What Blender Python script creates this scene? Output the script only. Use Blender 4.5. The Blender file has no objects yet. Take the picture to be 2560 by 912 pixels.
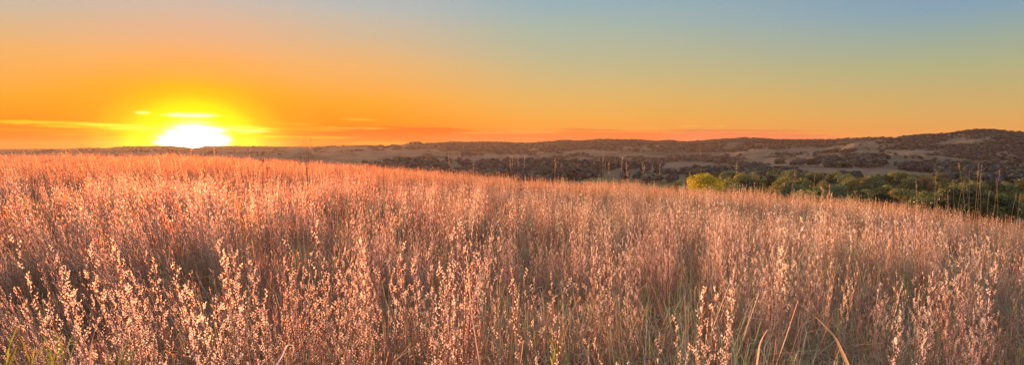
import bpy, math, random
import numpy as np
from mathutils import Vector, Quaternion

random.seed(7)
rng = np.random.default_rng(11)
sc = bpy.context.scene
COL = sc.collection
R = math.radians

# ------------------------------------------------------------------ camera model
F = 1762.0            # focal length in pixels of a 2560 px wide frame
HY = 376.0            # row of the true horizon
EYE = 1.35
SUN_AZ = math.atan((485 - 1280) / F)
SUN_EL = R(3.4)

cam_d = bpy.data.cameras.new('camera')
cam_d.sensor_width = 36.0
cam_d.lens = 36.0 * F / 2560.0
cam_d.clip_start = 0.05
cam_d.clip_end = 40000
cam = bpy.data.objects.new('camera', cam_d)
COL.objects.link(cam)
cam.location = (0, 0, EYE)
cam.rotation_euler = (R(90) - math.atan((456 - HY) / F), 0, 0)
sc.camera = cam


def at(px, y, depth):
    """the world point seen at (px, y) of the 2560x912 photograph at that depth"""
    return Vector(((px - 1280) / F * depth, depth, EYE - (y - HY) / F * depth))


# ------------------------------------------------------------------ numpy value noise
_perm = rng.random((256, 256))


def vnoise(x, y):
    xi = np.floor(x).astype(int); yi = np.floor(y).astype(int)
    fx = x - xi; fy = y - yi
    fx = fx * fx * (3 - 2 * fx); fy = fy * fy * (3 - 2 * fy)
    a = _perm[xi % 256, yi % 256]; b = _perm[(xi + 1) % 256, yi % 256]
    c = _perm[xi % 256, (yi + 1) % 256]; d = _perm[(xi + 1) % 256, (yi + 1) % 256]
    return (a * (1 - fx) + b * fx) * (1 - fy) + (c * (1 - fx) + d * fx) * fy


def fbm(x, y, octv=4):
    s = 0; a = 0.5; t = 0
    for k in range(octv):
        s = s + a * vnoise(x * 2 ** k + 17.3 * k, y * 2 ** k + 5.1 * k); t += a; a *= 0.5
    return s / t


def sstep(a, b, x):
    t = np.clip((x - a) / (b - a), 0, 1)
    return t * t * (3 - 2 * t)


# ------------------------------------------------------------------ terrain height
SKY_PX = [-3000, 0, 100, 250, 330, 430, 452, 470, 485, 500, 516, 560, 640, 760, 850, 905, 960, 1000, 1050, 1090, 1130, 1200, 1250, 1300, 1350, 1380, 1410, 1450, 1510,
          1570, 1640, 1670, 1720, 1760, 1820, 1870, 1900, 1940, 2000, 2090, 2160, 2190, 2240, 2270, 2300, 2340, 2380, 2410, 2440, 2480,
          2530, 2560, 2700, 3000, 5000]
SKY_Y = [374, 374, 374, 370, 367, 366, 366.5, 370, 372.5, 370, 366.5, 366, 367, 367.5, 367, 365.5, 367.5, 368.5, 366, 362, 359, 359.5, 360, 363, 361, 357.5, 355.5, 357.5, 352,  # dip below the sun is made up, shaped like glare biting the ridge
         353, 358, 356, 360, 356, 352, 349.5, 351, 354, 354.5, 354, 353, 355, 350, 345, 343, 341, 338, 333, 329.5, 330,
         334, 336, 345, 350, 360]
RK = [120, 200, 300, 450, 650, 900, 1200, 1500, 1800, 2100, 2700, 3400, 4500, 6000, 9000]
# rows: image rows of the ground at each range, per column
TAB = {
    -3000: [None, None, None, None, None, None, 422, 414, 408, 404, 396, 390, 384, 374, 378],
    0:    [None, None, None, None, None, None, 422, 413, 408, 403, 396, 390, 384, 374, 378],
    450:  [None, None, None, None, None, None, 421, 412, 407, 402, 394, 388, 378, 366, 374],
    900:  [None, None, None, None, None, None, 419, 408, 400, 396, 386, 376, 366, 372, 376],
    1150: [None, None, None, None, None, None, 418, 406, 400, 394, 383, 360, 368, 374, 377],
    1400: [None, None, None, None, None, None, 416, 408, 400, 393, 382, 357, 368, 374, 377],
    1700: [None, None, None, None, None, 434, 417, 406, 398, 391, 380, 357, 368, 374, 377],
    1870: [None, None, None, None, None, 432, 415, 404, 396, 387, 375, 350, 368, 374, 377],
    2050: [None, None, None, None, None, 434, 414, 400, 388, 377, 368, 354, 368, 374, 377],
    2190: [None, None, None, None, None, 436, 416, 397, 378, 361, 362, 356, 368, 374, 377],
    2300: [None, None, None, None, None, 438, 418, 397, 372, 343, 356, 362, 368, 374, 377],
    2440: [None, None, None, None, None, 440, 420, 399, 370, 330, 352, 362, 368, 374, 377],
    2560: [None, None, None, None, None, 440, 421, 400, 372, 336, 352, 362, 368, 374, 377],
    5000: [None, None, None, None, None, 440, 421, 402, 380, 360, 365, 370, 372, 374, 377],
}
ZN = {120: -10.0, 200: -19.0, 300: -25.5, 450: -28.5, 650: -29.5, 900: -30.0}
cols_px = sorted(set(list(TAB) + SKY_PX))
tpx = sorted(TAB)


def _row(k, r):
    return [TAB[p][k] if TAB[p][k] is not None else HY + (EYE - ZN[r]) / r * F / math.cos(math.atan(max(-1500, min(2800, p - 1280)) / F)) for p in tpx]


GRID = np.zeros((len(cols_px), len(RK)))
for k, r in enumerate(RK):
    ys = np.interp(cols_px, tpx, _row(k, r))
    sky = np.interp(cols_px, SKY_PX, SKY_Y)
    for i, p in enumerate(cols_px):
        if r == 6000 and p <= 800: ys[i] = sky[i]
        if r == 4500 and 800 < p < 1050: ys[i] = sky[i]
        if r == 3400 and 1050 <= p <= 2195: ys[i] = sky[i]
        if r == 2100 and p > 2195: ys[i] = sky[i]
    for i, p in enumerate(cols_px):
        a = math.atan(max(-1700, min(1900, p - 1280)) / F)
        GRID[i, k] = EYE - (ys[i] - HY) / F * r * math.cos(a)
COL_AZ = np.array([math.atan((p - 1280) / F) for p in cols_px])
LRK = np.log(np.array(RK, float))

RC_PX = [-600, 0, 450, 900, 1300, 1800, 2200, 2560, 3200]
RC_R = [70, 60, 55, 45, 34, 29, 24, 20, 18]
RC_Z = [0.24, 0.24, 0.14, -0.48, -0.93, -1.05, -1.17, -1.20, -1.35]
RC_AZ = [math.atan((p - 1280) / F) for p in RC_PX]


def far_h(az, r):
    lr = np.log(np.clip(r, 120, 9000))
    fi = np.interp(az, COL_AZ, np.arange(len(COL_AZ)))
    fj = np.interp(lr, LRK, np.arange(len(RK)))
    i0 = np.clip(np.floor(fi).astype(int), 0, len(COL_AZ) - 2); j0 = np.clip(np.floor(fj).astype(int), 0, len(RK) - 2)
    a = fi - i0; b = fj - j0
    a = a * a * (3 - 2 * a)
    return (GRID[i0, j0] * (1 - a) + GRID[i0 + 1, j0] * a) * (1 - b) + (GRID[i0, j0 + 1] * (1 - a) + GRID[i0 + 1, j0 + 1] * a) * b


def H(x, y):
    x = np.asarray(x, float); y = np.asarray(y, float)
    r = np.hypot(x, y); az = np.arctan2(x, y)
    az = np.where(np.abs(az) > R(150), np.sign(az) * R(150) - (az - np.sign(az) * R(150)), az)
    rc = np.interp(az, RC_AZ, RC_R); zc = np.interp(az, RC_AZ, RC_Z)
    s = r / rc
    near = zc * np.clip(s, 0, 3) ** 1.4 + 0.10 * (fbm(x / 5 + 40, y / 5 + 9, 2) - .5) * np.clip(r / 5, 0, 1)
    w = sstep(0, 1, (r - rc) / (130 - rc))
    far = far_h(az, r)
    # rolling spurs and gullies
    sky_r = np.where(az > math.atan((2195 - 1280) / F), 2100.0, np.where(az > math.atan((1050 - 1280) / F), 3400.0, 5200.0))
    damp = 1 - 0.9 * np.exp(-((r / sky_r - 1) / 0.10) ** 2)
    amp = sstep(750, 1300, r) * (15 + 14 * sstep(1500, 3000, r)) * (1 - .6 * sstep(3600, 5000, r)) * damp
    warp = 60 * fbm(x / 500 + 3, y / 500 + 8, 2)
    n = 1 - np.abs(2 * fbm((x + warp * 2) / 260 + 50, (y - warp) / 420 + 20, 3) - 1) * 2.2
    far = far + amp * (n - .45)
    far = far + sstep(180, 500, r) * (fbm(x / 90, y / 90, 2) - .5) * (2.0 + 7 * sstep(800, 1400, r) * damp) * (1 - sstep(3600, 5000, r))
    return near * (1 - w) + far * w


def Hs(x, y):
    return float(H(np.array([x]), np.array([y]))[0])


# ------------------------------------------------------------------ node helper
class NT:
    def __init__(self, tree):
        self.t = tree; self.n = tree.nodes; self.l = tree.links

    def new(self, typ, **kw):
        nd = self.n.new(typ)
        for k, v in kw.items(): setattr(nd, k, v)
        return nd

    def put(self, sock, v):
        if isinstance(v, bpy.types.NodeSocket): self.l.new(v, sock)
        elif v is not None: sock.default_value = v

    def m(self, op, a, b=None, c=None, clamp=False):
        nd = self.new('ShaderNodeMath', operation=op, use_clamp=clamp)
        self.put(nd.inputs[0], a)
        if b is not None: self.put(nd.inputs[1], b)
        if c is not None: self.put(nd.inputs[2], c)
        return nd.outputs[0]

    def smooth(self, v, lo, hi, a=0.0, b=1.0):
        nd = self.new('ShaderNodeMapRange', interpolation_type='SMOOTHSTEP')
        self.put(nd.inputs[0], v); self.put(nd.inputs[1], lo); self.put(nd.inputs[2], hi)
        self.put(nd.inputs[3], a); self.put(nd.inputs[4], b)
        return nd.outputs[0]

    def mix(self, f, a, b, blend='MIX'):
        nd = self.new('ShaderNodeMix', data_type='RGBA', blend_type=blend)
        nd.clamp_factor = True
        self.put(nd.inputs[0], f)
        self.put(nd.inputs[6], a if not isinstance(a, tuple) else (*a, 1)[:4])
        self.put(nd.inputs[7], b if not isinstance(b, tuple) else (*b, 1)[:4])
        return nd.outputs[2]

    def ramp(self, v, stops, interp='LINEAR'):
        nd = self.new('ShaderNodeValToRGB')
        cr = nd.color_ramp; cr.interpolation = interp
        while len(cr.elements) < len(stops): cr.elements.new(0.5)
        for e, (p, c) in zip(cr.elements, stops):
            e.position = p; e.color = (*c, 1)[:4]
        self.put(nd.inputs[0], v)
        return nd.outputs[0]

    def noise(self, vec, scale, detail=3, rough=.5):
        nd = self.new('ShaderNodeTexNoise')
        nd.inputs['Scale'].default_value = scale; nd.inputs['Detail'].default_value = detail
        nd.inputs['Roughness'].default_value = rough
        if vec is not None: self.l.new(vec, nd.inputs['Vector'])
        return nd.outputs['Fac']


def lin(r, g, b):
    f = lambda c: (c / 255 / 12.92) if c <= 10 else ((c / 255 + .055) / 1.055) ** 2.4
    return (f(r), f(g), f(b))


# ------------------------------------------------------------------ world: dusk sky
def build_world():
    w = bpy.data.worlds.new('World'); sc.world = w; w.use_nodes = True
    t = w.node_tree; t.nodes.clear(); N = NT(t)
    tc = N.new('ShaderNodeTexCoord')
    sp = N.new('ShaderNodeSeparateXYZ'); t.links.new(tc.outputs['Generated'], sp.inputs[0])
    X, Y, Z = sp.outputs
    az = N.m('MULTIPLY', N.m('ARCTAN2', X, Y), 180 / math.pi)
    el = N.m('MULTIPLY', N.m('ARCSINE', Z), 180 / math.pi)
    dA = N.m('ABSOLUTE', N.m('SUBTRACT', az, math.degrees(SUN_AZ)))
    e01 = N.m('DIVIDE', el, 90.0, clamp=True)
    # square-root scale gives the low sky room on the ramps
    es = N.m('SQRT', e01)
    bw = N.new('ShaderNodeCombineXYZ'); t.links.new(N.m('MULTIPLY', az, .03), bw.inputs[0]); t.links.new(N.m('MULTIPLY', el, .22), bw.inputs[1])
    es = N.m('ADD', es, N.m('MULTIPLY', N.m('SUBTRACT', N.noise(bw.outputs[0], 1.0, 4, .55), .5), .03))

    def rp(st):
        return N.ramp(es, [(math.sqrt(max(e, 0) / 90), lin(*c)) for e, c in st])
    top = [(22, (132, 148, 172)), (50, (132, 134, 160)), (90, (126, 126, 156))]
    r0 = rp([(0, (255, 104, 0)), (2.0, (255, 138, 0)), (4.6, (255, 174, 36)), (6.7, (250, 178, 106)), (8.8, (230, 181, 142)), (11.1, (204, 187, 172)), (15, (170, 172, 182))] + top)
    r1 = rp([(0, (255, 96, 0)), (1.1, (255, 112, 0)), (2.3, (255, 144, 0)), (3.8, (254, 166, 44)), (6.6, (240, 179, 108)), (8.8, (213, 184, 148)), (11, (188, 187, 180)), (15, (160, 172, 186))] + top)
    r2 = rp([(0, (250, 126, 50)), (1.2, (244, 146, 58)), (2.6, (238, 170, 76)), (4.4, (224, 180, 104)), (7, (195, 184, 140)), (9.6, (170, 183, 166)), (12, (149, 176, 186)), (16, (136, 166, 186))] + top)
    r3 = rp([(0, (236, 134, 84)), (1.3, (228, 158, 84)), (2.4, (216, 168, 96)), (3.8, (202, 172, 110)), (5.7, (177, 176, 132)), (7.9, (152, 170, 160)), (9.9, (133, 162, 182)), (14, (122, 152, 182))] + top)
    r4 = rp([(0, (160, 124, 118)), (3, (186, 140, 132)), (8, (176, 142, 144)), (14, (150, 138, 156))] + top)
    c = N.mix(N.smooth(dA, 0.0, 13.0), r0, r1)
    c = N.mix(N.smooth(dA, 10.0, 30.0), c, r2)
    c = N.mix(N.smooth(dA, 26.0, 60.0), c, r3)
    c = N.mix(N.smooth(dA, 65.0, 130.0), c, r4)

    # --- thin cloud bars low in the west, anchored to compass bearing and height
    wv = N.new('ShaderNodeCombineXYZ'); t.links.new(N.m('MULTIPLY', az, .16), wv.inputs[0]); t.links.new(N.m('MULTIPLY', el, 2.6), wv.inputs[1])
    n1 = N.noise(wv.outputs[0], 1.0, 5, .62)
    wv2 = N.new('ShaderNodeCombineXYZ'); t.links.new(N.m('MULTIPLY', az, .6), wv2.inputs[0]); t.links.new(N.m('MULTIPLY', el, 3.5), wv2.inputs[1])
    n2 = N.noise(wv2.outputs[0], 1.7, 4, .6)
    wob = N.m('MULTIPLY', N.m('SUBTRACT', n1, .5), .22)

    def pe(px, y):
        a = math.atan((px - 1280) / F)
        return math.degrees(a), math.degrees(math.atan((HY - y) / F * math.cos(a)))

    def bar(x0, y0, x1, y1, th, color, amt, c, soft=2.0, rag=.5):
        a0, e0 = pe(x0, y0); a1, e1 = pe(x1, y1)
        th = th / F * 57.3
        # height of the bar's axis at this bearing
        ax = N.m('MULTIPLY_ADD', N.m('SUBTRACT', az, a0), (e1 - e0) / (a1 - a0), e0)
        d = N.m('ABSOLUTE', N.m('ADD', N.m('SUBTRACT', el, ax), wob))
        span = a1 - a0
        ends = N.m('MULTIPLY', N.smooth(az, a0 - .1 * span, a0 + .3 * span), N.smooth(az, a1 + .1 * span, a1 - .3 * span))
        thn = N.m('MULTIPLY', N.m('MULTIPLY', ends, th), N.m('MULTIPLY_ADD', n2, 2 * rag, 1 - rag))
        k = N.smooth(N.m('SUBTRACT', d, thn), 0.03 * soft, -0.03 * soft)
        k = N.m('MULTIPLY', N.m('MULTIPLY', k, ends), amt)
        return N.mix(k, c, color)
    # broad darker orange bank right of the sun, paler rim on top
    c = bar(700, 331, 1260, 338, 17, lin(255, 112, 26), 1.0, c, 4, .3)
    c = bar(1020, 341, 1900, 349, 16, lin(248, 124, 60), 1.0, c, 4, .4)
    c = bar(1250, 333, 1500, 337, 4, lin(248, 128, 60), .8, c, 4, .8)
    c = bar(1600, 340, 2160, 347, 11, lin(238, 132, 84), 1.0, c, 4, .5)
    c = bar(1600, 326, 2080, 327, 2.4, lin(220, 128, 80), .9, c, 2)
    c = bar(1380, 323, 1580, 326, 2.4, lin(222, 124, 62), .95, c, 2)
    c = bar(1850, 337, 2100, 341, 2.0, lin(228, 132, 86), .6, c, 2)
    c = bar(1230, 330, 1420, 331, 2.5, lin(255, 172, 82), .7, c, 3, .8)
    c = bar(1130, 331, 1300, 333, 2, lin(255, 168, 70), .6, c, 3, .8)
    c = bar(1440, 323, 1680, 320, 1.6, lin(246, 172, 88), .5, c, 3, .9)
    c = bar(1690, 316, 1760, 315, 2, lin(250, 176, 84), .7, c, 3, .8)
    c = bar(1775, 315, 1815, 315, 2, lin(250, 176, 84), .6, c, 3, .8)
    c = bar(850, 297, 955, 301, 2.5, lin(255, 184, 66), .7, c, 3, .9)
    c = bar(760, 319, 1000, 322, 2.2, lin(255, 178, 50), .8, c, 3, .8)
    c = bar(640, 321, 900, 327, 2.6, lin(255, 165, 10), .8, c, 3, .5)
    c = bar(610, 340, 920, 346, 2.5, lin(255, 176, 16), .8, c, 3, .3)
    c = bar(820, 357, 1100, 362, 4, lin(255, 150, 14), .7, c, 3, .3)
    c = bar(-60, 303, 330, 312, 3.6, lin(255, 196, 30), 1.0, c, 2, .9)
    c = bar(60, 314, 420, 320, 3.4, lin(255, 200, 20), 1.0, c, 2, .9)
    c = bar(150, 326, 420, 328, 2.6, lin(255, 178, 10), .7, c, 3, .6)

    # --- aureole round the low sun
    dx = N.m('MULTIPLY', dA, .74)
    dy = N.m('SUBTRACT', el, .35)
    dx = N.m('MULTIPLY', dx, .9); dy = N.m('MULTIPLY', dy, .93)
    q0 = N.m('SQRT', N.m('ADD', N.m('MULTIPLY', dx, dx), N.m('MULTIPLY', dy, dy)))
    q = N.m('ADD', q0, N.m('MULTIPLY', N.m('SUBTRACT', n1, .5), -0.9))
    glow = N.ramp(N.m('DIVIDE', q0, 10.0), [(0, (2.4, 1.9, .9)), (.13, (1.5, 1.35, .30)), (.21, (.95, .98, 0.0)), (.29, (1.0, .88, 0.0)), (.37, (1.0, .60, .002)), (.55, (1.0, .42, .01)), (1, (1, .34, .02))])
    alpha = N.ramp(N.m('DIVIDE', q0, 10.0), [(0, (1, 1, 1)), (.26, (1, 1, 1)), (.36, (.75, .75, .75)), (.50, (.25, .25, .25)), (.75, (0, 0, 0))], 'EASE')
    c = N.mix(alpha, c, glow)
    c = bar(405, 287, 556, 290, 4.2, (1.6, 1.5, .55), 1.0, c, 3, .7)
    c = bar(335, 282, 382, 283, 2.4, (1.2, 1.15, .25), .9, c, 3, .8)
    c = bar(170, 309, 420, 318, 3.4, (1.1, .92, .05), 1.0, c, 2, .9)
    c = bar(240, 320, 440, 326, 3.0, (1.05, .95, .05), .9, c, 3, .8)
    c = bar(540, 312, 700, 324, 3.2, (1.1, .96, .06), .9, c, 3, .8)
    c = bar(520, 322, 690, 330, 3.0, (1.3, 1.2, .25), .9, c, 3, .8)
    c = bar(540, 340, 720, 342, 2.4, (1.05, .86, .0), .8, c, 3, .6)
    # white-hot heart with ragged bar edges
    yy = N.m('SUBTRACT', el, .75)
    qq = N.m('SQRT', N.m('ADD', N.m('POWER', N.m('MULTIPLY', dA, .44), 2), N.m('POWER', N.m('MULTIPLY', yy, .92), 2)))
    qq = N.m('ADD', qq, N.m('MULTIPLY', N.m('SUBTRACT', n1, .5), .9))
    c = N.mix(N.smooth(qq, 1.26, .50), c, (5.0, 4.4, 3.2))

    c = bar(330, 319, 500, 323, 1.4, (1.2, 1.05, .12), .8, c, 2, .9)
    c = bar(350, 333, 450, 336, 1.6, (1.15, .98, .05), .8, c, 2, .9)
    c = bar(500, 314, 640, 322, 1.6, (1.2, 1.1, .20), .85, c, 2, .9)
    c = bar(520, 336, 640, 333, 1.8, (1.2, 1.05, .08), .9, c, 2, .9)
    c = bar(100, 336, 330, 338, 1.6, lin(255, 168, 10), .7, c, 3, .9)
    c = bar(-90, 322, 190, 330, 1.6, lin(255, 160, 14), .6, c, 3, .9)
    c = bar(640, 306, 800, 312, 1.4, lin(255, 190, 40), .6, c, 3, .9)
    bg = N.new('ShaderNodeBackground'); t.links.new(c, bg.inputs[0]); N.put(bg.inputs[1], N.m('MULTIPLY_ADD', N.m('MAXIMUM', N.smooth(el, 16, 45), N.smooth(dA, 75, 120)), 1.15, .379))  # unseen sky overhead and behind the camera brightened as added fill light
    sky = N.new('ShaderNodeTexSky', sky_type='NISHITA')
    sky.sun_disc = False; sky.sun_elevation = SUN_EL; sky.sun_rotation = SUN_AZ
    sky.altitude = 500; sky.dust_density = 2.0
    bg2 = N.new('ShaderNodeBackground'); t.links.new(sky.outputs[0], bg2.inputs[0]); bg2.inputs[1].default_value = 0.05
    # a share of physical sky mixed into the brightened fill overhead and behind
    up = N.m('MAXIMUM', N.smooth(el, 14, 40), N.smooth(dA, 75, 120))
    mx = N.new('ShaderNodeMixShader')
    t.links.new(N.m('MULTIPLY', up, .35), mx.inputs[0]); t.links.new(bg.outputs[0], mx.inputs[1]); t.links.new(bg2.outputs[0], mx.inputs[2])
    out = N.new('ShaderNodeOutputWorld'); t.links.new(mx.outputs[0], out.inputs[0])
    w.cycles.sampling_method = 'MANUAL'; w.cycles.sample_map_resolution = 1024


build_world()

sun_d = bpy.data.lights.new('sun', 'SUN')
sun_d.energy = 5.0; sun_d.color = (1.0, .52, .25); sun_d.angle = R(0.6)
sun = bpy.data.objects.new('sun', sun_d); COL.objects.link(sun)
SDIR = Vector((math.sin(SUN_AZ) * math.cos(SUN_EL), math.cos(SUN_AZ) * math.cos(SUN_EL), math.sin(SUN_EL)))
sun.rotation_mode = 'QUATERNION'
sun.rotation_quaternion = (-SDIR).to_track_quat('-Z', 'Y')
sun.location = (-30, 20, 60)


# ------------------------------------------------------------------ materials
def mat(name):
    m = bpy.data.materials.new(name); m.use_nodes = True
    m.node_tree.nodes.clear()
    return m, NT(m.node_tree)


def leaf_material(name, transl=.5, gloss=.06, vary=.35, sat=1.0, forward=0.0):
    """vertex colour 'col' is the plant's own pigment, alpha = how much light passes through it"""
    m, N = mat(name)
    at_ = N.new('ShaderNodeAttribute', attribute_name='col')
    oi = N.new('ShaderNodeObjectInfo')
    geo = N.new('ShaderNodeNewGeometry')
    pos = N.noise(geo.outputs['Position'], .35, 2)
    v = N.m('ADD', N.m('MULTIPLY_ADD', oi.outputs['Random'], vary, 1 - vary * .75), N.m('MULTIPLY', N.m('SUBTRACT', pos, .5), vary * 1.6))
    hs = N.new('ShaderNodeHueSaturation')
    N.put(hs.inputs['Saturation'], sat)
    N.put(hs.inputs['Hue'], N.m('MULTIPLY_ADD', oi.outputs['Random'], .03, .4885))
    N.put(hs.inputs['Value'], v); N.put(hs.inputs['Color'], at_.outputs['Color'])
    d = N.new('ShaderNodeBsdfDiffuse'); N.put(d.inputs[0], hs.outputs[0])
    tr = N.new('ShaderNodeBsdfTranslucent'); N.put(tr.inputs[0], hs.outputs[0])
    # fine dry hairs pass light on mostly forwards: part of the transmission is a broad forward lobe
    rf = N.new('ShaderNodeBsdfRefraction'); rf.inputs['Roughness'].default_value = .55; rf.inputs['IOR'].default_value = 1.4
    N.put(rf.inputs[0], N.mix(1.0, hs.outputs[0], (1.0, .30, .04), 'MULTIPLY'))
    fw = N.new('ShaderNodeMixShader'); N.put(fw.inputs[0], forward)
    N.l.new(tr.outputs[0], fw.inputs[1]); N.l.new(rf.outputs[0], fw.inputs[2])
    mx = N.new('ShaderNodeMixShader')
    N.put(mx.inputs[0], N.m('MULTIPLY', at_.outputs['Alpha'], transl))
    N.l.new(d.outputs[0], mx.inputs[1]); N.l.new(fw.outputs[0], mx.inputs[2])
    g = N.new('ShaderNodeBsdfGlossy'); g.inputs['Roughness'].default_value = .5; N.put(g.inputs[0], (.9, .8, .7, 1))
    m2 = N.new('ShaderNodeMixShader'); m2.inputs[0].default_value = gloss
    N.l.new(mx.outputs[0], m2.inputs[1]); N.l.new(g.outputs[0], m2.inputs[2])
    o = N.new('ShaderNodeOutputMaterial'); N.l.new(m2.outputs[0], o.inputs[0])
    return m


M_GRASS = leaf_material('bluestem', .78, .05, .42, 1.0, .10)
M_LEAF = leaf_material('foliage', .45, .03, .25)
M_WOODS = leaf_material('woods', .25, .0, .5)


def bark_material():
    m, N = mat('bark')
    tc = N.new('ShaderNodeTexCoord')
    n = N.noise(tc.outputs['Object'], 3, 5)
    c = N.ramp(n, [(.3, (.05, .035, .025)), (.7, (.16, .12, .09))])
    b = N.new('ShaderNodeBsdfPrincipled'); N.l.new(c, b.inputs['Base Color']); b.inputs['Roughness'].default_value = .9
    o = N.new('ShaderNodeOutputMaterial'); N.l.new(b.outputs[0], o.inputs[0])
    return m


M_BARK = bark_material()


def ground_material():
    m, N = mat('prairie_ground')
    geo = N.new('ShaderNodeNewGeometry')
    P = geo.outputs['Position']
    ln = N.new('ShaderNodeVectorMath', operation='LENGTH'); N.l.new(P, ln.inputs[0])
    r = ln.outputs['Value']
    # near: thatch and soil
    n0 = N.noise(P, 9, 6, .7)
    near = N.ramp(n0, [(.3, (.07, .05, .028)), (.55, (.16, .11, .06)), (.75, (.26, .19, .11))])
    # far: tan hill pasture with olive and russet drifts
    n1 = N.noise(P, .0035, 5, .6)
    far = N.ramp(n1, [(.34, (.085, .085, .052)), (.47, (.135, .118, .072)), (.56, (.185, .145, .09)), (.68, (.14, .108, .078))])
    n2 = N.noise(P, .02, 5, .65)
    far = N.mix(N.smooth(n2, .50, .68, 0, .65), far, (.075, .07, .038))
    n3 = N.noise(P, .12, 3, .6)
    far = N.mix(N.smooth(n3, .56, .70, 0, .6), far, (.05, .048, .028))
    # valley floor meadow
    flo = N.m('MULTIPLY', N.smooth(r, 300, 480), N.smooth(r, 950, 700))
    far = N.mix(N.m('MULTIPLY', flo, .75), far, (.12, .125, .045))
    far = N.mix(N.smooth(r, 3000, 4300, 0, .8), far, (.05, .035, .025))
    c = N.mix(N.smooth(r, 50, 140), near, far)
    b = N.new('ShaderNodeBsdfDiffuse'); N.l.new(c, b.inputs[0])
    bp = N.new('ShaderNodeBump'); bp.inputs['Strength'].default_value = .6; bp.inputs['Distance'].default_value = .05
    N.l.new(n0, bp.inputs['Height']); N.l.new(bp.outputs[0], b.inputs['Normal'])
    o = N.new('ShaderNodeOutputMaterial'); N.l.new(b.outputs[0], o.inputs[0])
    return m


# ------------------------------------------------------------------ ground: one polar sheet to the horizon
def build_ground():
    a1 = np.arange(-48, 48.001, .14)
    a2 = np.arange(50, 309.9, 4.0)
    az = np.radians(np.concatenate([a1, a2]))
    rr = np.concatenate([np.linspace(.6, 12, 20), np.geomspace(13, 200, 60), np.geomspace(206, 800, 60), np.geomspace(806, 3800, 330), np.geomspace(3900, 6500, 50)])
    A, RR = np.meshgrid(az, rr, indexing='ij')
    Xg = RR * np.sin(A); Yg = RR * np.cos(A); Zg = H(Xg, Yg)
    na, nr = A.shape
    v = np.stack([Xg, Yg, Zg], -1).reshape(-1, 3)
    v = np.vstack([v, [[0, 0, Hs(0, .01)]]])
    ia = np.arange(na)[:, None]; ir = np.arange(nr - 1)[None, :]
    ib = (ia + 1) % na
    q = np.stack([ia * nr + ir, ia * nr + ir + 1, ib * nr + ir + 1, ib * nr + ir], -1).reshape(-1, 4)
    me = bpy.data.meshes.new('ground')
    c = len(v) - 1
    tri = [(c, int(i * nr), int(((i + 1) % na) * nr)) for i in range(na)]
    me.from_pydata(v.tolist(), [], q.tolist() + tri)
    me.polygons.foreach_set('use_smooth', [True] * len(me.polygons))
    me.materials.append(ground_material())
    o = bpy.data.objects.new('ground', me); COL.objects.link(o)
    o['kind'] = 'structure'
    return o


build_ground()


# ------------------------------------------------------------------ mesh builder for plants
class G:
    def __init__(self):
        self.v = []; self.f = []; self.c = []

    def quad(self, a, b, c, d, col):
        i = len(self.v)
        self.v += [a, b, c, d]; self.f.append((i, i + 1, i + 2, i + 3)); self.c += [col] * 4

    def ribbon(self, pts, ws, side, c0, c1=None):
        i = len(self.v); n = len(pts); c1 = c1 or c0
        for k, p in enumerate(pts):
            s = side * (ws[k] * .5)
            t = k / max(1, n - 1)
            cc = tuple(c0[j] * (1 - t) + c1[j] * t for j in range(4))
            self.v += [p - s, p + s]; self.c += [cc, cc]
        for k in range(n - 1):
            a = i + 2 * k
            self.f.append((a, a + 1, a + 3, a + 2))

    def tube(self, pts, rs, c0, c1=None, n=3, ph=0.):
        i = len(self.v); c1 = c1 or c0
        m = len(pts)
        for k, p in enumerate(pts):
            tg = (pts[min(k + 1, m - 1)] - pts[max(k - 1, 0)]).normalized()
            u = tg.orthogonal().normalized(); w = tg.cross(u)
            t = k / max(1, m - 1)
            cc = tuple(c0[j] * (1 - t) + c1[j] * t for j in range(4))
            for s in range(n):
                a = 2 * math.pi * s / n + ph
                self.v.append(p + (u * math.cos(a) + w * math.sin(a)) * rs[k]); self.c.append(cc)
        for k in range(m - 1):
            for s in range(n):
                a = i + k * n + s; b = i + k * n + (s + 1) % n
                self.f.append((a, b, b + n, a + n))

    def mesh(self, name, m):
        me = bpy.data.meshes.new(name)
        me.from_pydata([tuple(x) for x in self.v], [], self.f)
        ca = me.color_attributes.new('col', 'FLOAT_COLOR', 'POINT')
        ca.data.foreach_set('color', np.array(self.c, dtype=np.float32).ravel())
        me.materials.append(m)
        return me

    def obj(self, name, m, parent=None, loc=None):
        o = bpy.data.objects.new(name, self.mesh(name, m))
        COL.objects.link(o)
        if parent: o.parent = parent
        if loc is not None: o.location = loc
        return o


def rv(s=1.0):
    return Vector((random.gauss(0, s), random.gauss(0, s), random.gauss(0, s)))


def ru():
    return rv().normalized()


def hdir(a):
    return Vector((math.cos(a), math.sin(a), 0))


def jit(c, s=.15):
    k = 1 + random.uniform(-s, s)
    return (min(1, c[0] * k), min(1, c[1] * k * (1 + random.uniform(-.06, .06))), min(1, c[2] * k * (1 + random.uniform(-.08, .08))), c[3])


# pigments (r,g,b, translucency)
C_FLUFF = (.94, .72, .59, 1.0)
C_FLUFF2 = (.97, .82, .72, 1.0)
C_FLUFF_FAR = (.69, .42, .23, .82)
C_RUSSET = (.57, .18, .075, .33)
C_RUST2 = (.44, .17, .07, .35)
C_TAN = (.46, .30, .17, .5)
C_STRAW = (.58, .40, .25, .6)
C_OLIVE = (.36, .37, .13, .6)
C_GREY = (.46, .40, .24, .5)
C_BROWN = (.38, .19, .11, .5)


def tuft(g, p, d, L, w, col, n=3):
    """one feathery spikelet: a few slim hairs and scales fanning from one point"""
    for _ in range(n):
        dd = (d + rv(.26)).normalized()
        s = dd.cross(ru()).normalized() * w
        l = L * random.uniform(.7, 1.15)
        m = p + dd * l * .5
        g.quad(p, m + s, p + dd * l, m - s, jit(col, .12))


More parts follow.
